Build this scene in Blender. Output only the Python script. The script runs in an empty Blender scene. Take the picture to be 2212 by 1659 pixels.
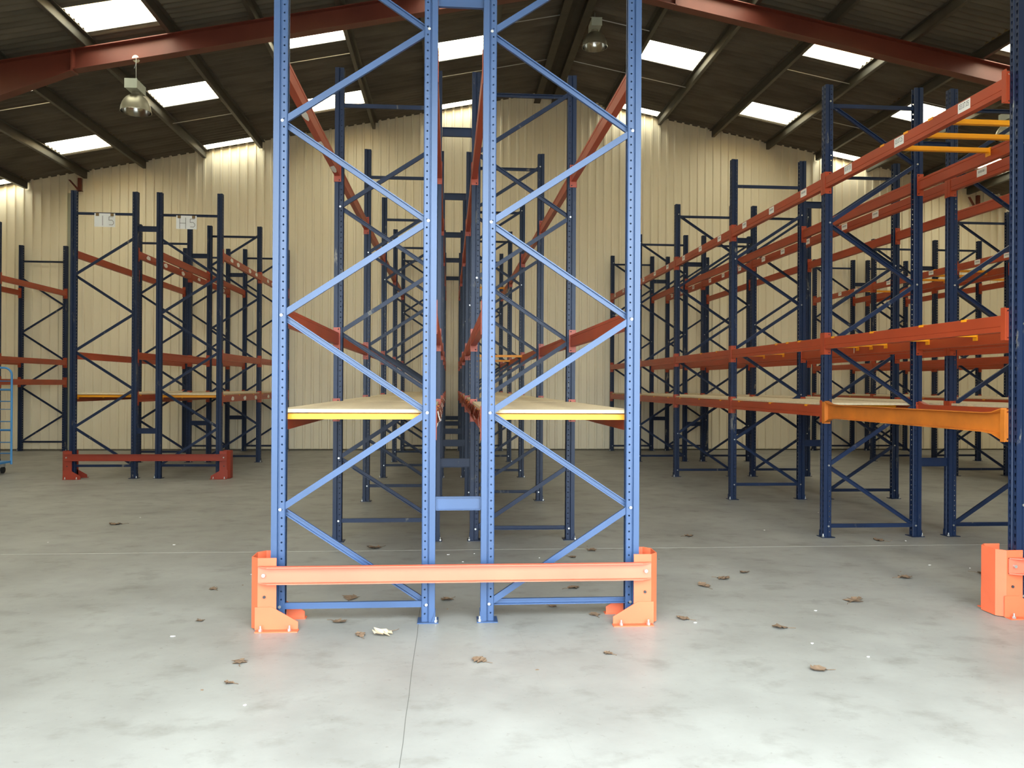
import bpy, math, random
from mathutils import Vector, Matrix
random.seed(7)
SC = bpy.context.scene
COL = SC.collection

# ------------------------------------------------------------------ camera
CW, CH, CF = 2212.0, 1659.0, 1765.26
YAW, PIT, ROL = 0.0767, 0.0018, 0.0055
CAMPOS = Vector((-0.0606, -5.0952, 1.4752))
fwd = Vector((math.sin(YAW)*math.cos(PIT), math.cos(YAW)*math.cos(PIT), math.sin(PIT)))
r0 = Vector((math.cos(YAW), -math.sin(YAW), 0)); u0 = r0.cross(fwd)
rgt = math.cos(ROL)*r0 + math.sin(ROL)*u0
upv = -math.sin(ROL)*r0 + math.cos(ROL)*u0
cd = bpy.data.cameras.new('camera'); cam = bpy.data.objects.new('camera', cd); COL.objects.link(cam)
cd.sensor_width = 36.0; cd.sensor_fit = 'HORIZONTAL'; cd.lens = 36.0*CF/CW; cd.clip_start = .05; cd.clip_end = 300
m3 = Matrix((rgt, upv, -fwd)).transposed()
cam.matrix_world = Matrix.Translation(CAMPOS) @ m3.to_4x4()
SC.camera = cam

# ------------------------------------------------------------------ world / light
SKY = 13.3
w = bpy.data.worlds.new('World'); SC.world = w; w.use_nodes = True
bg = w.node_tree.nodes['Background']
bg.inputs[0].default_value = (0.84, 0.95, 1.0, 1); bg.inputs[1].default_value = SKY
try:
    w.cycles.sampling_method = 'MANUAL'; w.cycles.sample_map_resolution = 256
except Exception: pass
vs = SC.view_settings
vs.view_transform = 'Standard'; vs.look = 'None'; vs.gamma = 1.0; vs.use_curve_mapping = False; vs.exposure = 0.0
try:
    SC.cycles.max_bounces = 8; SC.cycles.diffuse_bounces = 5; SC.cycles.glossy_bounces = 3
    SC.cycles.transparent_max_bounces = 8; SC.cycles.caustics_reflective = False; SC.cycles.caustics_refractive = False
    SC.cycles.sample_clamp_indirect = 6.0; SC.cycles.use_denoising = True
except Exception: pass

DOOR = (-2.9, 3.3, 4.2)          # x0, x1, height of the open loading door; the camera stands just outside it
YF = -3.7                         # front wall
YW = 13.5                         # back wall
RX, RZ, SL, SR = 2.11, 8.175, 0.203, 0.1914
XE0, XE1 = -10.6, 14.8
def roofz(x): return RZ - (SL*(RX-x) if x < RX else SR*(x-RX))

def portal(name, loc, rot, sx, sy):
    ld = bpy.data.lights.new(name, 'AREA'); ld.shape = 'RECTANGLE'; ld.size = sx; ld.size_y = sy; ld.energy = 1
    ld.cycles.is_portal = True
    o = bpy.data.objects.new(name, ld); COL.objects.link(o); o.location = loc; o.rotation_euler = rot
    return o
portal('door_daylight_portal', ((DOOR[0]+DOOR[1])/2, YF-.05, DOOR[2]/2), (math.pi/2, 0, 0), DOOR[1]-DOOR[0], DOOR[2])

# ------------------------------------------------------------------ materials
MATS = {}
def mat(name, col, rough=.5, metal=0.0, var=0.0, vscale=6.0, wear=None, wearamt=0.0, wscale=14.0, bump=0.0, bscale=40.0, spec=.5, stretch=(1,1,1), col2=None):
    if name in MATS: return MATS[name]
    m = bpy.data.materials.new(name); m.use_nodes = True; MATS[name] = m
    nt = m.node_tree; N = nt.nodes; L = nt.links
    b = N['Principled BSDF']
    b.inputs['Base Color'].default_value = (*col, 1); b.inputs['Roughness'].default_value = rough; b.inputs['Metallic'].default_value = metal
    b.inputs['Specular IOR Level'].default_value = spec
    if var or wear or bump:
        tc = N.new('ShaderNodeTexCoord'); mp = N.new('ShaderNodeMapping'); mp.inputs['Scale'].default_value = stretch
        L.new(tc.outputs['Object'], mp.inputs['Vector'])
        oi = N.new('ShaderNodeObjectInfo'); mul = N.new('ShaderNodeMath'); mul.operation = 'MULTIPLY'; mul.inputs[1].default_value = 37.0
        L.new(oi.outputs['Random'], mul.inputs[0])
        ad = N.new('ShaderNodeVectorMath'); ad.operation = 'ADD'
        L.new(mp.outputs[0], ad.inputs[0]); L.new(mul.outputs[0], ad.inputs[1])
        vec = ad.outputs[0]
    cur = None
    if var:
        n = N.new('ShaderNodeTexNoise'); n.inputs['Scale'].default_value = vscale; n.inputs['Detail'].default_value = 5
        L.new(vec, n.inputs['Vector'])
        r = N.new('ShaderNodeValToRGB'); r.color_ramp.elements[0].position = .3; r.color_ramp.elements[1].position = .7
        a = tuple(c*(1-var) for c in col); bb = tuple(min(1, c*(1+var)) for c in (col2 or col))
        r.color_ramp.elements[0].color = (*a, 1); r.color_ramp.elements[1].color = (*bb, 1)
        L.new(n.outputs['Fac'], r.inputs['Fac']); cur = r.outputs['Color']
    if wear:
        n2 = N.new('ShaderNodeTexNoise'); n2.inputs['Scale'].default_value = wscale; n2.inputs['Detail'].default_value = 8; n2.inputs['Roughness'].default_value = .7
        L.new(vec, n2.inputs['Vector'])
        r2 = N.new('ShaderNodeValToRGB'); r2.color_ramp.elements[0].position = .72-wearamt; r2.color_ramp.elements[1].position = .78-wearamt
        L.new(n2.outputs['Fac'], r2.inputs['Fac'])
        mx = N.new('ShaderNodeMixRGB'); mx.inputs['Color2'].default_value = (*wear, 1)
        L.new(r2.outputs['Color'], mx.inputs['Fac'])
        if cur: L.new(cur, mx.inputs['Color1'])
        else: mx.inputs['Color1'].default_value = (*col, 1)
        cur = mx.outputs['Color']
    if cur: L.new(cur, b.inputs['Base Color'])
    if bump:
        n3 = N.new('ShaderNodeTexNoise'); n3.inputs['Scale'].default_value = bscale; n3.inputs['Detail'].default_value = 4
        L.new(vec, n3.inputs['Vector'])
        bp = N.new('ShaderNodeBump'); bp.inputs['Strength'].default_value = bump; bp.inputs['Distance'].default_value = .004
        L.new(n3.outputs['Fac'], bp.inputs['Height']); L.new(bp.outputs['Normal'], b.inputs['Normal'])
    return m

def srgb(r, g, b):
    f = lambda c: (c/255/12.92) if c/255 <= .04045 else ((c/255+.055)/1.055)**2.4
    return (f(r), f(g), f(b))

BLUE_LIT = mat('blue_paint_lit', srgb(52, 76, 114), .38, spec=.5, var=.12, vscale=3, wear=srgb(150, 150, 150), wearamt=.02, wscale=9, stretch=(1, 1, .35))  # rack blue brightened: door light on the front frames is in the colour
BLUE_SHADE = mat('worn_blue_paint_shaded', srgb(23, 37, 64), .42, spec=.3, var=.2, vscale=3, wear=srgb(118, 114, 106), wearamt=.10, wscale=8, stretch=(1, 1, .3))  # same rack blue darkened to imitate shade deeper inside; pale flecks are wear
ORANGE = mat('orange_red_paint', srgb(156, 58, 27), .42, var=.1, vscale=2.5, wear=srgb(150, 90, 70), wearamt=.03, wscale=12)
GUARD = mat('bright_orange_paint', srgb(220, 102, 66), .5, var=.08, vscale=4, wear=srgb(236, 150, 130), wearamt=.06, wscale=10)
GUARDR = mat('red_orange_paint', srgb(140, 48, 29), .5, var=.08, vscale=4)
RAIL = mat('salmon_orange_paint', srgb(215, 110, 84), .5, var=.08, vscale=3, wear=srgb(120, 60, 45), wearamt=.02, wscale=16)
AMBER = mat('faded_amber_paint', srgb(182, 102, 30), .48, var=.2, vscale=5, wear=srgb(150, 80, 40), wearamt=.05, wscale=10)
YELLOW = mat('yellow_paint', srgb(232, 150, 14), .45, var=.08, vscale=5)
BOARD = mat('chipboard', srgb(196, 178, 146), .75, var=.12, vscale=30, bump=.1, bscale=120)
CONC = None
STEEL = mat('zinc_steel', srgb(200, 200, 198), .35, metal=.8)
ALU = mat('spun_aluminium', srgb(190, 188, 182), .18, metal=1.0)
ALUOUT = mat('dull_aluminium', srgb(150, 145, 128), .45, metal=.6, var=.1)
BOXG = mat('grey_green_enamel', srgb(176, 182, 170), .5, var=.08)
WHITE = mat('white_sticker', srgb(226, 222, 214), .6, var=.05, vscale=30)
PAPER = mat('white_paper', srgb(225, 226, 228), .8, var=.03)
INK = mat('black_ink', srgb(50, 50, 52), .7)
INKG = mat('grey_ink', srgb(110, 108, 106), .7)
TAPE = mat('brown_tape', srgb(120, 96, 62), .5)
CLAD = mat('cream_cladding', srgb(232, 220, 194), .45, var=.05, vscale=.8, stretch=(1, 1, .3), spec=.4)
ROOF = mat('weathered_fibre_cement', srgb(94, 87, 76), .85, var=.3, vscale=2.2, stretch=(.4, 1.4, 1))
PURL = mat('dark_purlin_paint', srgb(66, 63, 56), .5, var=.2, vscale=3)
RIDGE = mat('ridge_dark', srgb(58, 54, 46), .7, var=.2)
OXIDE = mat('red_oxide_paint', srgb(104, 48, 37), .5, var=.14, vscale=2, wear=srgb(196, 150, 120), wearamt=-.02, wscale=7)
LEAF = mat('dry_leaf', srgb(112, 90, 70), .85, var=.3, vscale=20)
LEAFP = mat('pale_dry_leaf', srgb(206, 186, 156), .8, var=.15, vscale=20)
FILM = mat('brown_film', srgb(120, 66, 48), .45, var=.35, vscale=25)
FILMW = mat('white_film', srgb(236, 232, 228), .5)
TUBE = mat('sky_blue_tube', srgb(60, 130, 190), .4, var=.08)
RUBBER = mat('black_rubber', srgb(25, 25, 25), .7)
TRIM = mat('grey_green_trim', srgb(150, 150, 132), .5)
OUTG = mat('asphalt_yard', srgb(150, 150, 146), .9, var=.1, vscale=1)

def concrete():
    m = bpy.data.materials.new('power_floated_concrete'); m.use_nodes = True
    nt = m.node_tree; N = nt.nodes; L = nt.links; b = N['Principled BSDF']
    tc = N.new('ShaderNodeTexCoord')
    def noise(scale, detail, st, lo, hi, c0, c1):
        mp = N.new('ShaderNodeMapping'); mp.inputs['Scale'].default_value = st; L.new(tc.outputs['Object'], mp.inputs[0])
        n = N.new('ShaderNodeTexNoise'); n.inputs['Scale'].default_value = scale; n.inputs['Detail'].default_value = detail; n.inputs['Roughness'].default_value = .62
        L.new(mp.outputs[0], n.inputs['Vector'])
        r = N.new('ShaderNodeValToRGB'); r.color_ramp.elements[0].position = lo; r.color_ramp.elements[1].position = hi
        r.color_ramp.elements[0].color = (*c0, 1); r.color_ramp.elements[1].color = (*c1, 1)
        L.new(n.outputs['Fac'], r.inputs['Fac']); return r.outputs['Color'], n
    a, n1 = noise(1.1, 8, (1, 1.1, 1), .32, .68, srgb(128, 126, 121), srgb(149, 148, 143))
    c, n2 = noise(4.0, 8, (.9, 1.1, 1), .54, .80, (1, 1, 1), srgb(212, 209, 204))
    d, n3 = noise(24.0, 5, (1, 1, 1), .62, .78, (1, 1, 1), srgb(214, 210, 205))
    mx = N.new('ShaderNodeMixRGB'); mx.blend_type = 'MULTIPLY'; mx.inputs['Fac'].default_value = 1; L.new(a, mx.inputs[1]); L.new(c, mx.inputs[2])
    my = N.new('ShaderNodeMixRGB'); my.blend_type = 'MULTIPLY'; my.inputs['Fac'].default_value = 1; L.new(mx.outputs[0], my.inputs[1]); L.new(d, my.inputs[2])
    L.new(my.outputs[0], b.inputs['Base Color'])
    rr = N.new('ShaderNodeMapRange'); rr.inputs['To Min'].default_value = .34; rr.inputs['To Max'].default_value = .6; L.new(n2.outputs['Fac'], rr.inputs['Value']); L.new(rr.outputs[0], b.inputs['Roughness'])
    b.inputs['Specular IOR Level'].default_value = .4
    return m
CONC = concrete()

def skylight_mat():
    m = bpy.data.materials.new('translucent_sheet'); m.use_nodes = True
    nt = m.node_tree; N = nt.nodes; L = nt.links
    N.remove(N['Principled BSDF']); out = N['Material Output']
    t = N.new('ShaderNodeBsdfTransparent'); t.inputs[0].default_value = (.96, .84, .62, 1)
    d = N.new('ShaderNodeBsdfTranslucent'); d.inputs[0].default_value = (.9, .78, .58, 1)
    mx = N.new('ShaderNodeMixShader'); mx.inputs[0].default_value = .2
    L.new(t.outputs[0], mx.inputs[1]); L.new(d.outputs[0], mx.inputs[2]); L.new(mx.outputs[0], out.inputs['Surface'])
    return m
SKYM = skylight_mat()

# ------------------------------------------------------------------ mesh helpers
class MB:
    def __init__(s): s.v = []; s.f = []
    def quad(s, a, b, c, d):
        i = len(s.v); s.v += [tuple(a), tuple(b), tuple(c), tuple(d)]; s.f.append((i, i+1, i+2, i+3))
    def poly(s, pts):
        i = len(s.v); s.v += [tuple(p) for p in pts]; s.f.append(tuple(range(i, i+len(pts))))
    def box(s, x0, x1, y0, y1, z0, z1):
        i = len(s.v)
        s.v += [(x, y, z) for z in (z0, z1) for y in (y0, y1) for x in (x0, x1)]
        for q in ((0, 2, 3, 1), (4, 5, 7, 6), (0, 1, 5, 4), (2, 6, 7, 3), (0, 4, 6, 2), (1, 3, 7, 5)): s.f.append(tuple(i+k for k in q))
    def prism(s, pts, fn):
        """pts: closed 2D outline; fn(p, t) -> 3D point for t in 0, 1"""
        i = len(s.v); n = len(pts)
        s.v += [tuple(fn(p, 0)) for p in pts] + [tuple(fn(p, 1)) for p in pts]
        for k in range(n): s.f.append((i+k, i+(k+1) % n, i+n+(k+1) % n, i+n+k))
        s.f.append(tuple(i+n-1-k for k in range(n))); s.f.append(tuple(i+n+k for k in range(n)))
    def cyl(s, c, r, h, axis='z', n=12, r2=None):
        r2 = r if r2 is None else r2; i = len(s.v)
        for t, rr in ((0, r), (1, r2)):
            for k in range(n):
                a = 2*math.pi*k/n; p, q = rr*math.cos(a), rr*math.sin(a)
                s.v.append({'z': (c[0]+p, c[1]+q, c[2]+h*t), 'y': (c[0]+p, c[1]+h*t, c[2]+q), 'x': (c[0]+h*t, c[1]+p, c[2]+q)}[axis])
        for k in range(n): s.f.append((i+k, i+(k+1) % n, i+n+(k+1) % n, i+n+k))
        s.f.append(tuple(i+n-1-k for k in range(n))); s.f.append(tuple(i+n+k for k in range(n)))
    def tube(s, path, r, n=8):
        P = [Vector(p) for p in path]; i = len(s.v)
        for k, p in enumerate(P):
            t = (P[min(k+1, len(P)-1)] - P[max(k-1, 0)]).normalized()
            a = t.cross(Vector((0.3, 1, 0.2))).normalized(); b = t.cross(a)
            for q in range(n):
                an = 2*math.pi*q/n; s.v.append(tuple(p + r*(math.cos(an)*a + math.sin(an)*b)))
        for k in range(len(P)-1):
            for q in range(n):
                s.f.append((i+k*n+q, i+k*n+(q+1) % n, i+(k+1)*n+(q+1) % n, i+(k+1)*n+q))
        s.f.append(tuple(i+q for q in range(n))); e = i+(len(P)-1)*n; s.f.append(tuple(e+n-1-q for q in range(n)))
    def lathe(s, prof, c, n=32):
        i = len(s.v); m = len(prof)
        for k in range(n):
            a = 2*math.pi*k/n
            for r, z in prof: s.v.append((c[0]+r*math.cos(a), c[1]+r*math.sin(a), c[2]+z))
        for k in range(n):
            k2 = (k+1) % n
            for j in range(m-1): s.f.append((i+k*m+j, i+k2*m+j, i+k2*m+j+1, i+k*m+j+1))
    def mesh(s, name, material, smooth=False):
        me = bpy.data.meshes.new(name); me.from_pydata(s.v, [], s.f); me.update()
        if material: me.materials.append(material)
        if smooth:
            for p in me.polygons: p.use_smooth = True
        return me
    def obj(s, name, material, parent=None, loc=(0, 0, 0), smooth=False):
        return put(name, s.mesh(name, material, smooth), parent, loc)

def put(name, me, parent=None, loc=(0, 0, 0), rot=(0, 0, 0)):
    o = bpy.data.objects.new(name, me); COL.objects.link(o); o.location = loc; o.rotation_euler = rot
    if parent: o.parent = parent
    return o
def thing(name, label, cat, loc, rotz=0, group=None):
    o = bpy.data.objects.new(name, None); o.empty_display_size = .1; COL.objects.link(o); o.location = loc; o.rotation_euler = (0, 0, rotz)
    return tag(o, label, cat, group)
def tag(o, label, cat, group=None):
    o['label'] = label; o['category'] = cat
    if group: o['group'] = group
    return o
def struct(o, label=None, cat=None):
    o['kind'] = 'structure'
    if label: o['label'] = label
    if cat: o['category'] = cat
    return o
def text_mesh(name, s, size, material):
    cu = bpy.data.curves.new('t', 'FONT'); cu.body = s; cu.size = size; cu.align_x = 'CENTER'; cu.align_y = 'CENTER'; cu.resolution_u = 2
    o = bpy.data.objects.new('t', cu); COL.objects.link(o)
    bpy.context.view_layer.update()
    me = bpy.data.meshes.new_from_object(o.evaluated_get(bpy.context.evaluated_depsgraph_get()))
    me.name = name; me.materials.clear(); me.materials.append(material)
    bpy.data.objects.remove(o); return me

# ------------------------------------------------------------------ room shell
b = MB(); b.box(XE0-.2, XE1+.2, YF-.2, YW+.3, -.2, 0)
FLOOR = struct(b.obj('floor', CONC), 'pale grey power floated concrete warehouse floor', 'floor')
b = MB(); b.box(-60, 60, -70, YF-.2, -.22, -.02)
struct(b.obj('yard_ground', OUTG), 'paved yard outside the open loading door', 'ground')
# saw-cut joints in the slab: thin recess strips (dark mortar) flush with the floor
JO = mat('joint_filler', srgb(92, 90, 86), .9); JL = mat('pale_joint_filler', srgb(176, 174, 168), .8)
b = MB(); x = -.242; y = YF
while y < YW:
    x2 = -.242+random.uniform(-.003, .003); b.quad((x-.0016, y, .0006), (x+.0016, y, .0006), (x2+.0016, y+.25, .0006), (x2-.0016, y+.25, .0006)); x = x2; y += .25
b.obj('slab_joint', JO, FLOOR)
b = MB(); b.box(XE0, XE1, 2.238, 2.246, -.001, .0007); b.obj('slab_joint', JL, FLOOR)
b = MB(); b.quad((.355, -.05, .0006), (.3562, -.05, .0006), (.4612, -2.2, .0006), (.46, -2.2, .0006)); b.obj('slab_joint', mat('hairline_crack', srgb(142, 142, 137), .9), FLOOR)

def cladding(name, x0, x1, ztop, z0, place, parent):
    """one trapezoidal sheet between x0 and x1 (local), ribs towards local -y"""
    pitch = .1833; b = MB(); xs = []
    k = 0; x = x0
    while x < x1-1e-4:
        for dx, d in ((0, 0), (.118, 0), (.132, -.028), (.170, -.028)):
            if x+dx <= x1+1e-6: xs.append((x+dx, d))
        x += pitch
    xs.append((x1, 0))
    for t in (0, .004):
        for (xa, da), (xb, db) in zip(xs, xs[1:]):
            b.quad(place(xa, da+t, z0), place(xb, db+t, z0), place(xb, db+t, ztop(xb)), place(xa, da+t, ztop(xa)))
    return b.obj('cladding_sheet', CLAD, parent)
def wall(name, label, x0, x1, ztop, place, openings=None):
    e = thing(name, label, 'wall', (0, 0, 0)); e['kind'] = 'structure'
    n = int(math.ceil((x1-x0)/1.1)); x = x0
    for i in range(n):
        a, c = x, min(x+1.1, x1)
        z0 = 0
        if openings and c > openings[0]+.01 and a < openings[1]-.01: z0 = openings[2]
        cladding(name, a, c, ztop, z0, place, e); x += 1.1
    return e
WB = wall('wall_back', 'cream trapezoidal metal cladding on the gable end wall', XE0, XE1, lambda x: roofz(x)+.03, lambda x, d, z: (x, YW+d, z))
wall('wall_left', 'cream metal cladding of the long side wall behind the single rack', YF, YW, lambda y: roofz(XE0)+.05, lambda y, d, z: (XE0-d, y, z))
wall('wall_right', 'cream metal cladding of the far long side wall', YF, YW, lambda y: roofz(XE1)+.05, lambda y, d, z: (XE1+d, y, z))
wall('wall_front', 'cream metal cladding around the open loading door', XE0, XE1, lambda x: roofz(x)+.03, lambda x, d, z: (x, YF-d, z), (DOOR[0], DOOR[1], DOOR[2]))
b = MB(); b.box(XE0, XE1, YW-.035, YW+.02, 0, .03)
struct(b.obj('baseboard_back', mat('dark_sill', srgb(90, 84, 70), .8)), 'dark sill strip at the foot of the gable wall', 'sill')
b = MB(); b.box(-8.375, -8.31, YW-.09, YW-.028, 0, 5.62); 
struct(b.obj('trim_1', TRIM), 'pale grey green upright trim strip on the gable wall', 'trim')

# ------------------------------------------------------------------ roof
CEIL = thing('ceiling', 'dark corrugated roof with red rafters, purlins and white skylights', 'roof', (0, 0, 0)); CEIL['kind'] = 'structure'
PL = [1.90, .75, -.50, -1.75, -3.0, -4.24, -5.46, -6.75, -8.0, -9.25, -10.5]
PR = [2.30, 3.47, 4.72, 5.99, 7.29, 8.48, 9.72, 10.96, 12.2, 13.4, 14.7]
Y0, CELL = 9.85, .81            # skylight grid along the roof
def sheet(name, x0, x1, y0, y1, m, dz=0.0):
    b = MB(); n = max(8, int(round((y1-y0)/.15))*8)
    for t in (0, .012):
        i = len(b.v)
        for k in range(n+1):
            y = y0+(y1-y0)*k/n; c = .028*math.cos(2*math.pi*(y-Y0)/.15)
            for x in (x0, x1): b.v.append((x, y, roofz(x)+.02+c+t+dz))
        for k in range(n): b.f.append((i+2*k, i+2*k+1, i+2*k+3, i+2*k+2))
        if m is SKYM: break
    return b.obj(name, m, CEIL, smooth=True)
YMIN, YMAX = YF-.3, YW+.4
def column(xa, xb, phase):
    """one run of sheets between two purlins; phase None = no skylights"""
    lo, hi = min(xa, xb)-.03, max(xa, xb)+.03
    if phase is None:
        y = Y0-CELL*24
        while y < YMAX:
            a, c = max(y, YMIN), min(y+4*CELL, YMAX)
            if c-a > .1: sheet('roof_sheet', lo, hi, a, c, ROOF, .004)
            y += 4*CELL
        return
    y = Y0-CELL*24+phase*CELL
    while y < YMAX:
        a, c = max(y, YMIN), min(y+CELL, YMAX)
        if a < YW < c:            # the last panel stops short of the gable wall
            sheet('roof_sheet', lo, hi, 13.39, c, ROOF); c = 13.40; a += .03
        if c-a > .1:
            so = sheet('skylight', lo, hi, a, c, SKYM, .002)
            cx = (lo+hi)/2; ang = math.atan(SL if cx < RX else -SR)
            portal('skylight_daylight_portal', (cx, (a+c)/2, roofz(cx)+.12), (0, -ang, 0), (hi-lo), (c-a))
        a, c = max(y+CELL, YMIN), min(y+4*CELL, YMAX)
        if c-a > .1: sheet('roof_sheet', lo, hi, a, c, ROOF)
        y += 4*CELL
PHL = {1: 0, 3: 2, 5: 0, 7: 2, 9: 0}
PHR = {1: 0, 3: 2, 5: 0, 7: 2, 9: 0}
column(PL[0]+.21, PL[0], None)
for i in range(len(PL)-1): column(PL[i], PL[i+1], PHL.get(i))
column(PR[0]-.19, PR[0], None)
for i in range(len(PR)-1): column(PR[i], PR[i+1], PHR.get(i))
for xs, s in ((PL[1:], 1), (PR[1:], -1)):
    for x in xs:
        z = roofz(x); b = MB(); w2 = .03
        # Z purlin: web, upper and lower flange
        b.box(x-.004, x+.004, YF, YW-.03, z-.16, z-.012); b.box(x-.06*(s > 0), x+.06*(s < 0), YF, YW-.03, z-.166, z-.158); b.box(x-.06*(s < 0), x+.06*(s > 0), YF, YW-.03, z-.02, z-.010)
        b.box(x-.064*(s > 0)+.06*(s < 0), x-.06*(s > 0)+.064*(s < 0), YF, YW-.03, z-.166, z-.14)
        b.obj('purlin', PURL, CEIL)
for x in (PL[0], PR[0]):
    z = roofz(x); b = MB(); b.box(x-.05, x+.05, YF, YW-.03, z-.2, z-.012); b.box(x-.07, x+.07, YF, YW-.03, z-.21, z-.2); b.obj('ridge_purlin', RIDGE, CEIL)
b = MB(); b.poly([(1.85, YF, roofz(1.85)-.03), (RX, YF, RZ-.06), (RX, YW, RZ-.06), (1.85, YW, roofz(1.85)-.03)]); b.poly([(RX, YF, RZ-.06), (2.37, YF, roofz(2.37)-.03), (2.37, YW, roofz(2.37)-.03), (RX, YW, RZ-.06)])
b.obj('ridge_cap', RIDGE, CEIL)
RODM = mat('galvanised_rod', srgb(190, 190, 188), .4, metal=.5)
for x0, x1, yy in ((.75, 1.9, 9.22), (2.3, 3.47, 9.25), (.75, 1.9, 11.2), (2.3, 3.47, 11.22), (-5.46, -4.24, 11.27), (-8., -6.75, 9.38), (5.99, 7.29, 9.48), (-3., -1.75, 9.38), (-.5, .75, 11.2), (3.47, 4.72, 11.25), (7.29, 8.48, 11.3), (8.48, 9.72, 9.5)):
    b = MB(); b.tube([(x0, yy, roofz(x0)-.1), (x1, yy, roofz(x1)-.1)], .008, 6); b.obj('sag_rod', RODM, CEIL)
def rafter(Y):
    for s, pts in (('l', [(RX, .465), (-5.66, .475), (-5.661, .49), (-8.0, .95), (XE0+.05, 1.3)]), ('r', [(RX, .465), (9.3, .49), (12.3, 1.0), (XE1-.05, 1.35)])):
        b = MB()
        for (xa, da), (xb, db) in zip(pts, pts[1:]):
            if abs(xa-xb) < .01: continue
            za, zb = roofz(xa), roofz(xb)
            def slab(y0, y1, ta, tb, ba, bb):
                b.prism([(0, 0), (1, 0), (1, 1), (0, 1)], lambda p, t: ((xa if p[0] == 0 else xb), (y0 if t == 0 else y1), (za if p[0] == 0 else zb) - ((ta if p[0] == 0 else tb) if p[1] else (ba if p[0] == 0 else bb))))
            slab(Y-.005, Y+.005, .17, .17, da, db)
            slab(Y-.09, Y+.09, .168, .168, .182, .182)
            slab(Y-.09, Y+.09, da-.014, db-.014, da, db)
        b.obj('rafter', OXIDE, CEIL)
    b = MB(); z = roofz(-5.66); b.box(-5.675, -5.645, Y-.095, Y+.095, z-.5, z-.17); b.obj('splice_plate', OXIDE, CEIL)
    b = MB(); z = roofz(3.45); b.box(3.44, 3.46, Y-.09, Y+.09, z-.47, z-.17); b.obj('stiffener_plate', OXIDE, CEIL)
for Y in (7.55, 1.55): rafter(Y)
for x, s in ((-8.11, -1), (12.42, 1)):
    t = thing('knee_bracket', 'short red steel bracket under the roof at the gable wall' + (' above the pale trim strip' if s < 0 else ' beyond the numbered-label rack'), 'bracket', (x, YW-.12, 5.66))
    zt = roofz(x)-.16-5.66
    b = MB(); b.box(-.035, .035, -.035, .035, 0, zt); b.box(-.05, .05, -.05, .05, 0, .01); b.obj('upright_stub', OXIDE, t)
    b = MB(); b.prism([(-.02, -.02), (.02, -.02), (.02, .02), (-.02, .02)], lambda p, k: ((p[0]-.035*1, p[1], .03) if k == 0 else (p[0]-.22, p[1], zt-.04))); b.obj('diagonal_strut', OXIDE, t)

# ------------------------------------------------------------------ rack system
P, G, H = 2.662, .2847, 4.45
F = lambda k: (k-1)*P
def make_post():
    b = MB(); t = .0025; H0 = H
    half = [(.083, -.016), (.083, -.030), (.078, -.034), (.047, -.034), (.044, -.028), (.040, -.028), (.036, -.042), (0, -.042), (0, -.009), (.005, -.005)]
    sec = half + [(x, -y) for x, y in reversed(half)]
    n = int(H0/.05); hz = .03
    for (a, c) in zip(sec, sec[1:]):
        ax, ay = a; cx, cy = c; L = math.hypot(cx-ax, cy-ay); nx, ny = (cy-ay)/L, -(cx-ax)/L   # one side
        # inward offset (towards section centre)
        mx, my = (ax+cx)/2-.045, (ay+cy)/2
        if nx*mx+ny*my > 0: nx, ny = -nx, -ny
        off = (nx*t, ny*t)
        kind = None
        if abs(abs(ay)-.034) < 1e-6 and abs(abs(cy)-.034) < 1e-6: kind = 'hole'
        if ax == 0 and cx == 0: kind = 'slot'
        Pn = lambda u, z, o: (ax+(cx-ax)*u+off[0]*o, ay+(cy-ay)*u+off[1]*o, z)
        if not kind:
            for o in (0, 1): b.quad(Pn(0, 0, o), Pn(1, 0, o), Pn(1, H0, o), Pn(0, H0, o))
        else:
            for o in (0, 1): 
                b.quad(Pn(0, 0, o), Pn(1, 0, o), Pn(1, hz, o), Pn(0, hz, o))
                b.quad(Pn(0, hz+.05*(n-1), o), Pn(1, hz+.05*(n-1), o), Pn(1, H0, o), Pn(0, H0, o))
            for k in range(n-1):
                z0 = hz+.05*k; zc = z0+.025
                if kind == 'hole':
                    ring = [(.5+.0058/L*math.cos(q), zc+.0058*math.sin(q)) for q in [math.radians(225+45*j) for j in range(8)]]
                else:
                    wt, wb = .0075/L, .0035/L
                    ring = [(.5-wb, zc-.014), (.5, zc-.015), (.5+wb, zc-.014), (.5+wt, zc), (.5+wt, zc+.012), (.5, zc+.013), (.5-wt, zc+.012), (.5-wt, zc)]
                rect = [(0, z0), (.5, z0), (1, z0), (1, zc), (1, z0+.05), (.5, z0+.05), (0, z0+.05), (0, zc)]
                for o in (0, 1):
                    i = len(b.v); b.v += [Pn(u, z, o) for u, z in rect] + [Pn(u, z, o) for u, z in ring]
                    for j in range(8): b.f.append((i+j, i+(j+1) % 8, i+8+(j+1) % 8, i+8+j))
                i = len(b.v); b.v += [Pn(u, z, 0) for u, z in ring] + [Pn(u, z, 1) for u, z in ring]
                for j in range(8): b.f.append((i+j, i+(j+1) % 8, i+8+(j+1) % 8, i+8+j))
        b.quad(Pn(0, H0, 0), Pn(1, H0, 0), Pn(1, H0, 1), Pn(0, H0, 1))
    return b
POSTB = make_post()
DX, DZ = .90, .5965
def brace_mesh(L, grooved, m):
    b = MB(); h = .019; y0, y1 = (.0, .022)
    if grooved:   # channel with its open side towards -y
        sec = [(0, -h), (0, -h+.007), (.014, -h+.009), (.014, h-.009), (0, h-.007), (0, h), (.022, h), (.022, -h)]
    else:
        sec = [(0, -h), (0, h), (.022, h), (.022, h-.003), (.004, h-.004), (.004, -h+.004), (.022, -h+.003), (.022, -h)]
    b.prism(sec, lambda p, t: ((-L/2 if t == 0 else L/2), p[0], p[1]))
    return b.mesh('brace', m)
BM = {}
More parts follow.
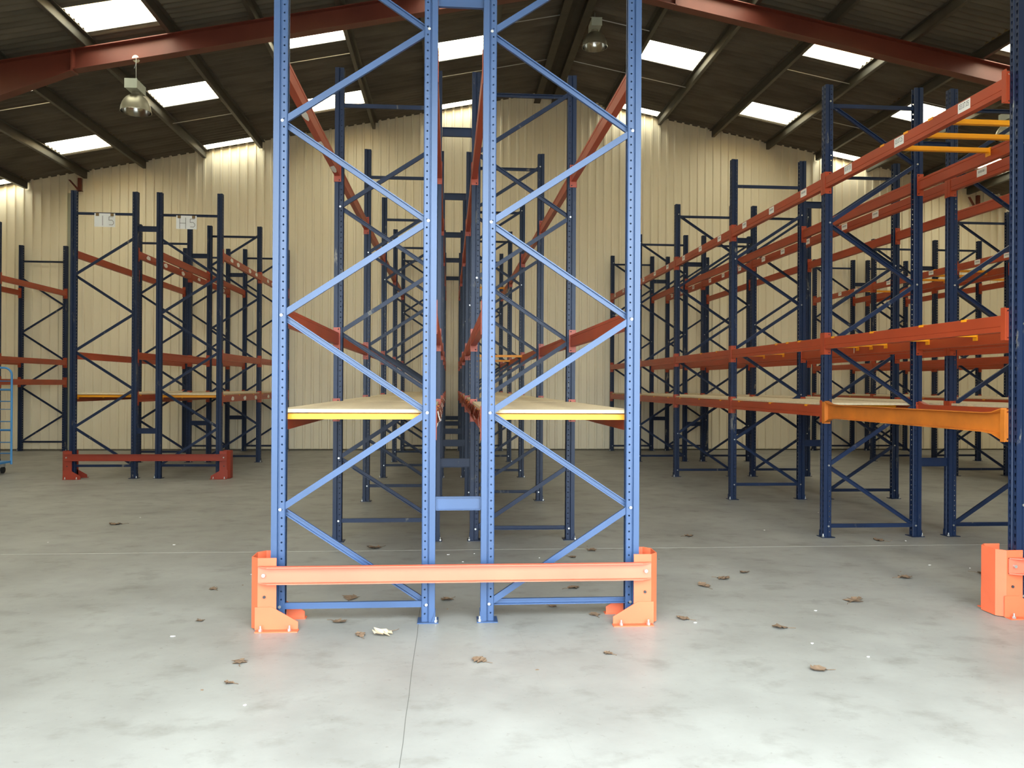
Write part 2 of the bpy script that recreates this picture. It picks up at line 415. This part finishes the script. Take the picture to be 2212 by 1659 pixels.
def meshes(m):
    if m.name in BM: return BM[m.name]
    d = {}
    d['post'] = POSTB.mesh('post', m)
    Ld = math.hypot(DX, DZ)+.01
    d['dg'] = brace_mesh(Ld, True, m); d['df'] = brace_mesh(Ld, False, m)
    d['hg'] = brace_mesh(DX+.02, True, m); d['hf'] = brace_mesh(DX+.02, False, m)
    b = MB(); b.box(-.065, .065, -.065, .065, 0, .006); b.prism([(-.045, .006), (-.045, .07), (-.02, .006)], lambda p, t: (p[0], -.047+.003*t, p[1])); b.prism([(-.045, .006), (-.045, .07), (-.02, .006)], lambda p, t: (p[0], .047+.003*t, p[1]))
    d['foot'] = b.mesh('foot_plate', m)
    b = MB(); b.cyl((0, 0, 0), .012, .012, 'z', 6); b.cyl((0, 0, .012), .006, .02, 'z', 8); d['anchor'] = b.mesh('anchor_bolt', STEEL)
    b = MB(); b.cyl((0, -.006, 0), .009, .008, 'y', 10); d['bolt'] = b.mesh('bolt', STEEL)
    b = MB(); hw = G/2-.002; b.box(-hw, hw, 0, .004, 0, .085); b.box(-hw, hw, -.02, 0, 0, .004); b.box(-hw, hw, -.02, 0, .081, .085)
    b.box(-hw, -hw+.004, -.02, .03, 0, .085); b.box(hw-.004, hw, -.02, .03, 0, .085)
    d['spacer'] = b.mesh('row_spacer', m)
    BM[m.name] = d
    return d
ORD = ['first', 'second', 'third', 'fourth', 'fifth', 'sixth']
def frame(x0, k, variant, start, m, label, group, dx=0.0, bolts=True):
    """upright frame with left edge at x0, line k; start = side (-1 left, +1 right) of the lowest node"""
    d = meshes(m)
    t = thing('upright_frame', label, 'rack frame', (x0+.5+dx, F(k), 0), 0, group)
    for s in (-1, 1):
        put('post', d['post'], t, (s*.5, .042, 0), (0, 0, 0 if s < 0 else math.pi))
        put('foot_plate', d['foot'], t, (s*.458, .042, 0), (0, 0, 0 if s < 0 else math.pi))
        put('anchor_bolt', d['anchor'], t, (s*(.458+.048), .042-.045, .006))
    zs = [.11+DZ*i for i in range(8)] if variant == 'A' else [.195+.59*i for i in range(7)]
    side = start
    for i in range(len(zs)-1):
        za, zb = zs[i], zs[i+1]; up = (side < 0)         # rising to the right
        ang = math.atan2(zb-za, DX)
        o = put('diagonal_brace', d['df'] if up else d['dg'], t, (0, .018 if up else .043, (za+zb)/2), (0, -ang if up else ang, 0))
        if bolts: put('bolt', d['bolt'], t, (side*.447, .008, za))
        side = -side
    if bolts: put('bolt', d['bolt'], t, (side*.447, .008, zs[-1]))
    fl = 'hf' if start > 0 else 'hg'
    put('horizontal_brace', d[fl], t, (0, .018 if start > 0 else .043, zs[0]+.002))
    put('horizontal_brace', d[fl], t, (0, .043 if variant == 'A' else .018, 4.255 if variant == 'A' else 4.10))
    if bolts: put('bolt', d['bolt'], t, (-start*.447, .008, zs[0]))
    return t
def spacer(xc, k, z, m, label, group):
    o = put('row_spacer', meshes(m)['spacer'], None, (xc, F(k)+.03, z)); tag(o, label, 'spacer', group); return o

# beams: local x = 0 at the outer face and + towards the rack inside; y along the beam
BL = P-.084
BH = .11
def plate_holes(b, x0, x1, z0, z1, y0, y1, holes, r):
    zb = z0; hs = sorted(holes, key=lambda h: h[1]); cells = []
    for hx, hz in hs:
        if hz-.016 > zb+1e-6: cells.append((zb, hz-.016, None))
        cells.append((max(zb, hz-.016), hz+.016, (hx, hz))); zb = hz+.016
    if z1 > zb+1e-6: cells.append((zb, z1, None))
    for za, zc, h in cells:
        if h is None:
            for y in (y0, y1): b.quad((x0, y, za), (x1, y, za), (x1, y, zc), (x0, y, zc))
        else:
            hx, hz = h; ring = [(hx+r*math.cos(q), hz+r*math.sin(q)) for q in [math.radians(225+45*j) for j in range(8)]]
            rect = [(x0, za), (hx, za), (x1, za), (x1, hz), (x1, zc), (hx, zc), (x0, zc), (x0, hz)]
            for y in (y0, y1):
                i = len(b.v); b.v += [(x, y, z) for x, z in rect]+[(x, y, z) for x, z in ring]
                for j in range(8): b.f.append((i+j, i+(j+1) % 8, i+8+(j+1) % 8, i+8+j))
            i = len(b.v); b.v += [(x, y0, z) for x, z in ring]+[(x, y1, z) for x, z in ring]
            for j in range(8): b.f.append((i+j, i+(j+1) % 8, i+8+(j+1) % 8, i+8+j))
    for x in (x0, x1): b.quad((x, y0, z0), (x, y1, z0), (x, y1, z1), (x, y0, z1))
    for z in (z0, z1): b.quad((x0, y0, z), (x1, y0, z), (x1, y1, z), (x0, y1, z))
def beam_meshes(m):
    key = 'beam_'+m.name
    if key in BM: return BM[key]
    d = {}
    sec = [(0, 0), (0, .030), (.003, .032), (.003, .036), (0, .038), (0, BH-.002), (.002, BH), (.048, BH), (.05, BH-.002), (.05, .088), (.047, .086), (.047, .082), (.05, .080), (.05, 0)]
    b = MB(); b.prism(sec, lambda p, t: (p[0], .004 if t == 0 else BL-.004, p[1])); d['bar'] = b.mesh('bar', m)
    for e, nm in ((0, 'c0'), (1, 'c1')):
        b = MB(); y0, y1 = (0, .004) if e == 0 else (BL-.004, BL)
        i0 = len(b.v)
        plate_holes(b, -.004, .062, -.055, .16, y0, y1, [(.045, -.038), (.045, .143)], .0065)
        ya, yb = (-.04, y1) if e == 0 else (y0, BL+.04)
        b.box(-.005, -.0008, ya, yb, -.055, .16)
        # bolt holes seen as small dark recesses: short tubes
        d[nm] = b.mesh('end_connector', m)
    b = MB(); b.cyl((.045, -.0015, .145), .005, .001, 'y', 8); 
    # old channel beam
    hh = .135; fl = .045
    def chan(u):   # flange depth profile flares towards the ends
        return 0
    b = MB(); n = 26
    ys = [.006+(BL-.012)*i/n for i in range(n+1)]
    def flare(y):
        q = min(y, BL-y); return .045*max(0, 1-q/.16)**1.6
    secs = []
    for y in ys:
        f = flare(y); z0, z1 = -f, hh+f*.8
        secs.append([(0, y, z0), (0, y, z0+.006), (.036, y, z0+.012+f*.2), (.036, y, z1-.012-f*.2), (0, y, z1-.006), (0, y, z1), (.042, y, z1), (.042, y, z0)])
    i = len(b.v)
    for s in secs: b.v += s
    for k in range(n):
        for j in range(8): b.f.append((i+8*k+j, i+8*k+(j+1) % 8, i+8*(k+1)+(j+1) % 8, i+8*(k+1)+j))
    b.f.append(tuple(i+7-j for j in range(8))); b.f.append(tuple(i+8*n+j for j in range(8)))
    d['channel'] = b.mesh('bar', m)
    BM[key] = d
    return d
# stickers and prints
b = MB(); b.box(-.0012, 0, -.07, .07, -.036, .036); LABM = b.mesh('label_sticker', WHITE)
b = MB()
for q in range(9): b.quad((-.0016, -.05+.011*q, -.004), (-.0016, -.05+.011*q+.004+.002*(q % 3), -.004), (-.0016, -.05+.011*q+.004+.002*(q % 3), .018), (-.0016, -.05+.011*q, .018))
BARS = b.mesh('print', INKG)
TXT = {s: text_mesh('print', s, .036, INK) for s in ('03.07.05', '03.07.25', '03.07.35')}
random.seed(3)
def torn(n):
    pts = []; 
    for i in range(n):
        a = 2*math.pi*i/n; pts.append((.10*math.cos(a)*random.uniform(.7, 1.1), .040*math.sin(a)*random.uniform(.7, 1.1)))
    b = MB(); b.prism(pts, lambda p, t: (-.0012*t, p[0], p[1])); return b.mesh('torn_sticker', WHITE)
TORN = [torn(9) for _ in range(3)]
def tornb():
    pts = [(-.022, -.12), (.018, -.13), (.023, -.02), (.015, .09), (.003, .13), (-.012, .10), (-.023, .03)]
    b = MB(); b.prism([(x, y*random.uniform(.7, 1.1)) for x, y in pts], lambda p, t: (p[0], p[1], -.0012*t)); return b.mesh('torn_sticker', WHITE)
TORNB = [tornb() for _ in range(3)]
LV = {1: 1.185, 2: 1.85, 3: 3.43}
def beam(x, inward, k, z, label, group, m=ORANGE, chan=False, stickers=(), torns=(), tornside=0, texts=None, dx=0.0):
    """x = plane of the post face; inward = +1 if the rack interior lies towards +x"""
    t = thing('shelf_rail', label, 'beam', (x+dx, F(k)+.084, z), 0, group)
    if inward < 0: t.scale = (-1, 1, 1)
    d = beam_meshes(m)
    put('bar', d['channel' if chan else 'bar'], t)
    put('end_connector', d['c0'], t); put('end_connector', d['c1'], t)
    for i, y in enumerate(stickers):
        s = put('label_sticker', LABM, t, (0, y, .066))
        if texts:
            q = put('print', TXT[texts[i]], s, (-.0018, 0, .004), (math.pi/2, 0, -math.pi/2)); q.scale = (.92, 1.55, 1)
        else: put('print', BARS, s)
    for i, (y, zz) in enumerate(torns):
        s = put('torn_sticker', TORN[i % 3], t, (0, y, zz)) if tornside == 0 else put('torn_sticker', TORNB[i % 3], t, (.026, y, 0))
    return t
# cross bars
def bar_mesh(w_):
    b = MB(); L = w_-.104
    b.prism([(-.02, -.038), (-.02, -.002), (.02, -.002), (.02, -.038)], lambda p, t: ((-L/2 if t == 0 else L/2), p[0], p[1]))
    for s in (-1, 1):
        x0, x1 = sorted((s*L/2, s*(L/2-.004))); b.box(x0, x1, -.032, .032, -.07, -.002)
        x0, x1 = sorted((s*(L/2-.004), s*(w_/2+.004))); b.box(x0, x1, -.03, .03, .0005, .004)
        x0, x1 = sorted((s*(w_/2+.001), s*(w_/2+.004))); b.box(x0, x1, -.03, .03, -.014, .004)
    return b.mesh('cross_bar', YELLOW)
BARM = bar_mesh(1.0)
def crossbar(x0, y, ztop, label, group, dx=0):
    o = put('cross_bar', BARM, None, (x0+.5+dx, y, ztop)); tag(o, label, 'bar', group); return o
b = MB(); b.box(-.482, .482, .003, BL-.003, .0045, .0265); BOARDM = b.mesh('shelf_board', BOARD)
def board(x0, k, ztop, label, group):
    o = put('shelf_board', BOARDM, None, (x0+.5, F(k)+.084, ztop)); tag(o, label, 'board', group); return o

LVN = {1: 'lowest', 2: 'middle', 3: 'top'}
XC = -(1+G/2)
RACKS = [
    # key, x of left half, halves, frame lines, half names, paint
    ('C', XC, 2, range(1, 7), ('central half facing the paper signs', 'central half facing the numbered labels'), BLUE_LIT),
    ('R', 3.608, 2, range(1, 7), ('numbered-label rack', 'twin behind the numbered-label rack'), BLUE_SHADE),
    ('L', -5.895, 2, range(4, 7), ('I 5 sign rack', 'H5 sign rack'), BLUE_SHADE),
    ('S', 8.38, 2, range(3, 7), ('side rack past the numbered-label rack', 'far twin of the side rack'), BLUE_SHADE),
    ('W', -9.345, 1, range(5, 7), ('single rack beside the blue trolley',), BLUE_SHADE),
]
VAR = {('C', 0): 'ABBBBA', ('C', 1): 'AAAAAA', ('R', 0): 'AABAAA', ('R', 1): 'AAAAAA', ('L', 0): 'xxxBBA', ('L', 1): 'xxxBAA', ('S', 0): 'AAAAAA', ('S', 1): 'AAAAAA', ('W', 0): 'xxxxBB'}
random.seed(11)
for key, xl, nh, lines, names, paint in RACKS:
    lines = list(lines)
    for h in range(nh):
        x0 = xl + h*(1+G); nm = names[h]
        dxf = lambda k: (.05 if key == 'R' and k == 1 else 0)
        for q, k in enumerate(lines):
            colr = {'C': 'daylight-tinted blue' if k == 1 else 'shade-darkened blue', 'R': 'worn blue'}.get(key, 'dark navy')  # tone words follow the light and shade mixed into the two blues
            start = (1 if h == 0 else -1) if key != 'W' else -1
            frame(x0, k, VAR[(key, h)][k-1], start, BLUE_LIT if (key == 'C' and k == 1) else BLUE_SHADE, '%s upright frame, %s from the gable wall, %s' % (colr, ORD[6-k], nm),
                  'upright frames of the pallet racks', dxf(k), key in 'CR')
        for q, k in enumerate(lines[:-1]):
            bay = ORD[5-k]
            for lv in (1, 2, 3):
                z = LV[lv]
                if key == 'W': z = {1: 1.435, 2: 1.86, 3: 3.36}[lv]
                for side in (0, 1):            # 0 left line, 1 right line
                    outer = (side == 0) == (h == 0)
                    x = x0 if side == 0 else x0+1; inw = 1 if side == 0 else -1
                    ln = 'aisle' if outer else 'inner'
                    lab = '%s %s-side orange beam, %s bay from the gable wall, %s' % (LVN[lv], ln, bay, nm)
                    chan = key == 'R' and k == 1 and lv == 1 and h == 0
                    m = ORANGE; st = (); tx = None; tr = (); ts = 0
                    if chan:
                        m = AMBER if side == 0 else ORANGE
                        lab = ('faded amber channel beam with flared ends on the aisle side of the numbered-label rack' if side == 0 else 'orange channel beam with flared ends on the inner side of the numbered-label rack')
                    if key == 'R' and h == 0 and side == 0 and lv == 3:
                        st = (.41, 1.26, 2.12)
                        if k == 1: tx = ('03.07.05', '03.07.25', '03.07.35')
                    if key == 'R' and h == 1 and side == 0 and lv == 3: st = (.5, 1.35, 2.1)
                    if key == 'S' and h == 0 and side == 0 and lv == 3: st = (.6, 1.3, 2.0)
                    if key == 'L' and lv == 3 and not outer: tr = ((.4, .06), (1.2, .06), (2.1, .05))
                    if key == 'L' and lv == 3 and h == 1 and side == 1: tr = ((.5, .06), (.9, .05), (1.7, .06), (2.2, .06))
                    if key == 'L' and lv == 1 and h == 1 and side == 1: tr = ((.6, .05), (1.4, .05), (2.2, .05))
                    if key == 'C' and lv == 3 and h == 0 and side == 0 and k == 1: tr = ((.85, .04), (1.62, .04), (2.35, .045)); ts = 1
                    beam(x, inw, k, z - (.012 if chan else 0), lab, 'orange pallet beams', m, chan, st, tr, ts, tx)
            # boards and cross bars
            if key in 'CLS' or (key == 'R' and not (k == 1 and h == 0)):
                board(x0, k, LV[1]+BH, 'lowest chipboard panel, %s bay from the gable wall, %s' % (bay, nm), 'chipboard shelf panels')
                offs = {'C': (.02, .9, 1.8), 'R': (.30, 1.25, 2.25), 'L': (.06, 1.0, 2.0), 'S': (.8, 1.8)}[key]
                for oi, o in enumerate(offs):
                    crossbar(x0, F(k)+.084+o+.025, LV[1]+BH, '%s yellow bar under board, %s bay from gable wall, %s' % (ORD[len(offs)-1-oi], bay, nm), 'yellow cross bars on the racks')
BARX = {('R', 0, 2, 1): (.40, .93, 1.68, 2.40), ('R', 0, 2, 2): (.5, .8, 1.1), ('R', 0, 2, 3): (.5, 1.2), ('R', 0, 3, 1): (.82, 1.16, 1.52), ('R', 1, 2, 1): (.7, 1.5), ('C', 1, 2, 3): (2.42,), ('C', 1, 2, 4): (2.3,), ('C', 1, 3, 5): (1.3,), ('S', 0, 3, 3): (.6, 1.6), ('S', 0, 3, 4): (.5, 1.1, 1.7), ('S', 0, 3, 5): (.9,), ('S', 1, 3, 4): (.6, 1.5), ('S', 1, 3, 3): (1.9,)}
RD = {r[0]: r for r in RACKS}
for (key, h, lv, k), ys in BARX.items():
    r = RD[key]; bay = ORD[5-k]
    for yi, y in enumerate(ys):
        crossbar(r[1]+h*(1+G), F(k)+.084+y, LV[lv]+BH, '%s bare yellow bar, %s level, %s bay from gable, %s' % (ORD[len(ys)-1-yi], LVN[lv], bay, r[4][h]), 'yellow cross bars on the racks')
for key, xl, nh, lines, names, paint in RACKS:
    if nh < 2: continue
    for q, k in enumerate(lines):
        for z, zn in ((.695, 'low'), (3.835, 'high')):
            spacer(xl+1+G/2+(.05 if key == 'R' and k == 1 else 0), k, z, BLUE_LIT if (key == 'C' and k == 1) else BLUE_SHADE, '%s blue row spacer, %s from the gable wall, %s double rack' % (zn, ORD[6-k], {'C': 'central', 'R': 'numbered-label', 'L': 'paper sign', 'S': 'side'}[key]), 'blue row spacers between twin racks')

# a loose white number on the inner middle beam
o = put('number_sticker', text_mesh('number_sticker', '1', .12, WHITE), None, (4.5565, 3.93, 1.90), (math.pi/2, 0, -math.pi/2)); tag(o, 'white number 1 sticker on the inner middle beam of the numbered-label rack', 'sticker')

# ------------------------------------------------------------------ end guards
def guard(xl, xr, k, m, mr, label, offl=.10, offr=.10):
    Y = F(k); xc = (xl+xr)/2
    t = thing('rack_end_guard', label, 'rack guard', (xc, Y, 0))
    A = (xr-xl)/2
    for s in (-1, 1):
        off = offl if s < 0 else offr
        X = lambda d: s*(A+off-d)       # d = distance inwards from the outer plate
        th = .005
        path = [(.155, -.10), (.045, -.10), (0, -.055), (0, .085), (.045, .13), (.155, .13)]
        b = MB()
        for (a, c) in zip(path, path[1:]):
            L = math.hypot(c[0]-a[0], c[1]-a[1]); nx, ny = (c[1]-a[1])/L*th, -(c[0]-a[0])/L*th
            b.prism([(a[0], a[1]), (c[0], c[1]), (c[0]+nx, c[1]+ny), (a[0]+nx, a[1]+ny)], lambda p, q: (X(p[0]), p[1],   .005+.428*q))
        b.obj('corner_plate', m, t)
        for yy, nm in ((-.105, 'front_foot'), (.125, 'rear_foot')):
            b = MB()
            b.prism([(.03, .005), (.03, .14), (.13, .14), (.285, .05), (.285, .005)], lambda p, q: (X(p[0]), yy+.006*q, p[1]))
            f0, f1 = (yy-.05, yy+.006) if yy < 0 else (yy, yy+.056)
            xa, xb = sorted((X(.04), X(.29))); b.box(xa, xb, f0, f1, 0, .006)
            fo = b.obj(nm, m, t)
            for d in (.07, .24):
                put('anchor_bolt', meshes(BLUE_LIT)['anchor'], t, (X(d), (f0+f1)/2-(.01 if yy < 0 else -.01), .006))
        b = MB(); b.cyl((X(.085), -.108, .20), .009, .006, 'y', 10); b.obj('bolt_hole', INK, t)
        b = MB(); b.cyl((X(.085), -.135, .335), .011, .02, 'y', 8); b.obj('rail_bolt', STEEL, t)
    xa, xb = -(A+offl-.05), (A+offr-.05)
    b = MB(); th = .005
    b.box(xa, xb, -.116, -.111, .284, .387)
    for z0, z1 in ((.284, .289), (.382, .387)):
        b.prism([(xa, -.111), (xb, -.111), (xb-.0, -.12), (xb-.06, -.155), (xa+.06, -.155), (xa, -.12)], lambda p, q: (p[0], p[1], z0 if q == 0 else z1))
    b.obj('rail', mr, t)
    return t
guard(XC, -XC, 1, GUARD, RAIL, 'bright orange end guard with long channel rail across the central double rack')
guard(-5.895, -5.895+2+G, 4, GUARDR, GUARDR, 'red orange end guard with long rail across the paper sign racks', .07, .16)
guard(3.658, 3.658+2+G, 1, GUARD, RAIL, 'bright orange end guard with rail at the end of the numbered-label rack', .185, .10)

# ------------------------------------------------------------------ paper signs
def paper(x, z, txts, label):
    t = thing('paper_sign', label, 'sign', (x, F(4)+.010, z))
    b = MB(); n = 8
    for i in range(n):
        xa, xb = -.155+.31*i/n, -.155+.31*(i+1)/n; c = lambda q: .006*math.sin(q*14)
        for o in (0, .0006): b.quad((xa, c(xa)+o, -.105), (xb, c(xb)+o, -.105), (xb, o, .105), (xa, o, .105))
    b.obj('sheet', PAPER, t)
    GL = {'I': [[(0, -.075), (0, .08)]], 'H': [[(-.045, -.085), (-.045, .075)], [(.045, -.09), (.045, .085)], [(-.045, .0), (.045, -.002)]],
          '5': [[(.035, .065), (-.03, .065), (-.032, .01), (.015, .012), (.038, -.012), (.04, -.04), (.02, -.062), (-.03, -.06)]]}
    for x_, s in txts:
        b = MB()
        for st in GL[s]:
            for (xa, za), (xb, zb) in zip(st, st[1:]):
                L = math.hypot(xb-xa, zb-za); nx, nz = -(zb-za)/L*.0035, (xb-xa)/L*.0035
                b.prism([(xa+nx, za+nz), (xb+nx, zb+nz), (xb-nx, zb-nz), (xa-nx, za-nz)], lambda p, q: (x_+p[0], -.0065-.0006*q, p[1]-.012))
        b.obj('lettering', INKG, t)
    for s in (-1, 1):
        b = MB(); b.box(s*.11-.024, s*.11+.024, -.004, -.001, .062, .106); b.obj('tape', TAPE, t)
paper(-5.39, 4.00, ((-.03, 'I'), (.095, '5')), 'white paper sign reading I 5 taped to a top brace')
paper(-4.16, 3.99, ((-.055, 'H'), (.09, '5')), 'white paper sign reading H5 taped to a top brace')

# ------------------------------------------------------------------ lamps
def lamp(x, y, zb, ztop, label, bx=0.0):
    t = thing('high_bay_lamp', label, 'lamp', (x, y, zb))
    prof = [(.215, 0), (.213, .04), (.206, .08), (.192, .125), (.168, .17), (.135, .21), (.098, .24), (.06, .255)]
    b = MB(); b.lathe(prof, (0, 0, 0)); b.obj('reflector', ALUOUT, t, smooth=True)
    b = MB(); b.lathe([(r-.004, z) for r, z in prof]+[(.0, .25)], (0, 0, -.001)); b.obj('reflector_lining', ALU, t, smooth=True)
    b = MB(); b.lathe([(.218, -.003), (.221, 0), (.218, .004), (.213, .002)], (0, 0, 0)); b.obj('rim', ALU, t, smooth=True)
    b = MB(); b.lathe([(.0, .13), (.025, .138), (.034, .16), (.03, .19), (.02, .22), (.02, .25)], (0, 0, 0), 20); b.obj('bulb', mat('frosted_bulb', srgb(225, 225, 220), .3), t, smooth=True)
    b = MB(); b.cyl((0, 0, .25), .06, .05, 'z', 16); b.obj('neck', ALUOUT, t)
    b = MB(); b.box(-.085+bx, .085+bx, -.20, .16, .295, .425); b.box(-.09+bx, .09+bx, -.206, -.20, .29, .43); b.obj('ballast_box', BOXG, t)
    b = MB()
    for dx in (-.05, .05): b.box(bx+dx-.004, bx+dx+.004, -.008, .008, .425, .46)
    b.box(bx-.054, bx+.054, -.008, .008, .455, .463); b.obj('hanging_bracket', BOXG, t)
    b = MB(); b.tube([(bx, 0, .46), (bx, 0, ztop-zb)], .004, 6); b.obj('suspension_rod', STEEL, t)
    return t
lamp(-4.72, 7.42, 5.50, roofz(-4.72)-.47, 'grey dome high-bay lamp hanging from the rafter above the paper sign racks')
lamp(2.41, 8.85, 7.32, roofz(2.41)-.2, 'grey dome high-bay lamp hanging beside the roof ridge')
lamp(8.93, 7.42, 5.50, roofz(8.93)-.47, 'grey dome high-bay lamp hanging from the rafter behind the numbered-label rack')
t = thing('junction_box', 'round white cable fitting on the web of the red rafter', 'fitting', (-4.76, 7.545, 6.33))
b = MB(); b.cyl((0, -.05, 0), .05, .05, 'y', 20); b.obj('cap', mat('cream_plastic', srgb(232, 226, 200), .4), t)
b = MB(); b.tube([(0, -.03, -.04), (.01, -.06, -.1), (0, -.09, -.17)], .006, 6); b.obj('cable', INK, t)

# ------------------------------------------------------------------ trolley at the edge of the aisle
t = thing('tube_trolley', 'sky blue tubular wire-sided trolley beside the paper sign racks', 'trolley', (-7.20, 8.25, 0))
def endframe(y, nm):
    R_ = .12; pts = [(0, y, .14)]
    pts += [(0, y, 1.60)]
    for q in range(1, 6):
        a = math.pi/2*q/5; pts.append((-R_+R_*math.cos(a), y, 1.60+R_*math.sin(a)))
    pts += [(-.70, y, 1.72)]
    for q in range(1, 6):
        a = math.pi/2*q/5; pts.append((-.70-R_*math.sin(a), y, 1.60+R_*math.cos(a)))
    pts += [(-.82, y, .14)]
    b = MB(); b.tube(pts, .017, 10); fr = b.obj(nm, TUBE, t, smooth=True)
    for z, r in ((1.5, .008), (1.36, .018), (1.17, .009), (1.04, .006), (.84, .009), (.70, .018), (.5, .009), (.32, .009)):
        b = MB(); b.tube([(-.82, y, z), (0, y, z)], r, 8); b.obj('cross_rail', TUBE, fr, smooth=True)
endframe(0, 'end_frame'); endframe(.62, 'end_frame')
b = MB(); b.box(-.82, 0, 0, .62, .17, .20); b.obj('deck', TUBE, t)
for z in (.17, .2):
    b = MB(); b.tube([(-.02, -.01, .14), (-.06, -.02, .125), (-.82, -.02, .125)], .018, 8)
b.obj('bumper_tube', TUBE, t, smooth=True)
for x_ in (-.74, -.10):
    for y_ in (.06, .56):
        b = MB(); b.cyl((x_-.016, y_, .055), .055, .032, 'x', 16); wo = b.obj('wheel', RUBBER, t)
        b = MB(); b.box(x_-.03, x_+.03, y_-.025, y_+.025, .105, .17); b.obj('caster_fork', STEEL, t)

# ------------------------------------------------------------------ film scraps on the inner lowest beams of the central rack
random.seed(21)
def scrap(x, y, z, s, ln, white=False):
    b = MB(); n = 7; w0 = random.uniform(.02, .04); pts = []
    for i in range(n+1):
        q = i/n; pts.append((s*(.002+.03*math.sin(q*3+random.random())*q), random.uniform(-.012, .012), -ln*q, w0*(1-.6*q)*random.uniform(.6, 1.3)))
    for (a, c) in zip(pts, pts[1:]):
        for o in (0, .0015):
            b.quad((a[0]+o, a[1]-a[3], a[2]), (a[0]+.006+o, a[1]+a[3], a[2]), (c[0]+.004+o, c[1]+c[3], c[2]), (c[0]+o, c[1]-c[3], c[2]))
    o = b.obj('film_scrap', FILMW if white else FILM, None, (x, y, z))
    tag(o, ('crumpled white' if white else 'torn brown') + ' packing film scrap hanging off an inner shelf edge of the central double rack', 'scrap', ('white' if white else 'brown') + ' packing film scraps in the central gap')
for h, x, s in ((0, -G/2, 1), (1, G/2, -1)):
    for i in range(16):
        y = .17+i*.16+random.uniform(-.03, .05); scrap(x+s*.004, y, LV[1]+BH+.012, s, random.uniform(.05, .13), i % 6 == 0)
    for i in range(5): scrap(x+s*.004, 2.9+i*.9, LV[1]+BH+.01, s, random.uniform(.05, .1), i % 3 == 0)

# ------------------------------------------------------------------ leaves and litter
random.seed(5)
def leaf(x, y, L, m, label, group=None, stem=True):
    t = thing('dry_leaf', label, 'leaf', (x, y, .001), random.uniform(0, 6.28), group)
    b = MB(); n = 7; rows = []
    cu = random.uniform(.05, .25); tw = random.uniform(-.3, .3)
    for i in range(n+1):
        q = i/n; w_ = L*.44*math.sin(math.pi*min(1, q*.9+.06))**.7*(1+.34*math.cos(i*math.pi))*random.uniform(.75, 1.2)
        zc = L*cu*.5*q*q+L*random.uniform(0, .06); rows.append([(q*L+L*random.uniform(-.04, .04), -w_, zc+L*random.uniform(.01, .13)+tw*w_*.3), (q*L, 0, zc), (q*L+L*random.uniform(-.04, .04), w_, zc+L*random.uniform(.01, .12)-tw*w_*.3)])
    zmin = min(min(p[2] for p in r) for r in rows)
    for o in (0, .0012):
        for (a, c) in zip(rows, rows[1:]):
            for j in (0, 1): b.quad(*[(p[0], p[1], p[2]-zmin+o) for p in (a[j], a[j+1], c[j+1], c[j])])
    b.obj('blade', m, t, smooth=True)
    if stem:
        b = MB(); b.tube([(0, 0, .002), (-L*.3, L*.06, .004), (-L*.55, -L*.02, .002)], .0016, 5); b.obj('stalk', LEAF, t)
    return t
leaf(-.40, -.17, .12, LEAFP, 'large pale dry leaf on the floor in front of the central end guard')
leaf(-.56, -.27, .07, LEAF, 'brown dry leaf touching the large pale leaf on the floor')
LG = 'small dry leaves on the concrete floor'
for x, y, L in ((.14, -.74, .08), (1.91, -.97, .085), (2.01, -.24, .09), (1.84, .77, .10), (2.01, 1.06, .09), (2.31, 1.25, .08), (.81, .8, .09), (-1.15, -.7, .07), (-.73, .56, .11), (.89, .08, .07), (2.69, .31, .12), (3.42, .99, .10), (.84, -.66, .05), (4.15, 1.12, .13), (4.11, 2.45, .1), (2.26, 2.79, .09), (-.04, .57, .09), (-3.47, 3.76, .12), (-1.61, .14, .05), (-.68, 2.4, .13), (-.77, .07, .09), (1.46, -.03, .08), (-1.11, -.98, .05), (.62, .35, .06), (1.2, 2.2, .1), (.98, 1.9, .07), (-1.72, .9, .06)):
    leaf(x, y, L, LEAF, 'small curled brown dry leaf lying on the concrete floor', LG)
random.seed(9)
for i in range(46):
    x, y = random.uniform(-4, 4.5), random.uniform(-2.2, 4.5)
    b = MB(); r = random.uniform(.004, .010); pts = [(r*random.uniform(.6, 1.8)*math.cos(a), r*random.uniform(.5, 1)*math.sin(a)) for a in [j*1.256 for j in range(5)]]
    wh = i % 3 != 0
    b.prism(pts, lambda p, q: (p[0], p[1], .0005+.003*q)); o = b.obj('litter_flake', FILMW if wh else LEAF, None, (x, y, 0))
    tag(o, ('tiny white' if wh else 'tiny brown')+' litter flake on the concrete floor', 'litter', ('white' if wh else 'brown')+' litter flakes on the floor')
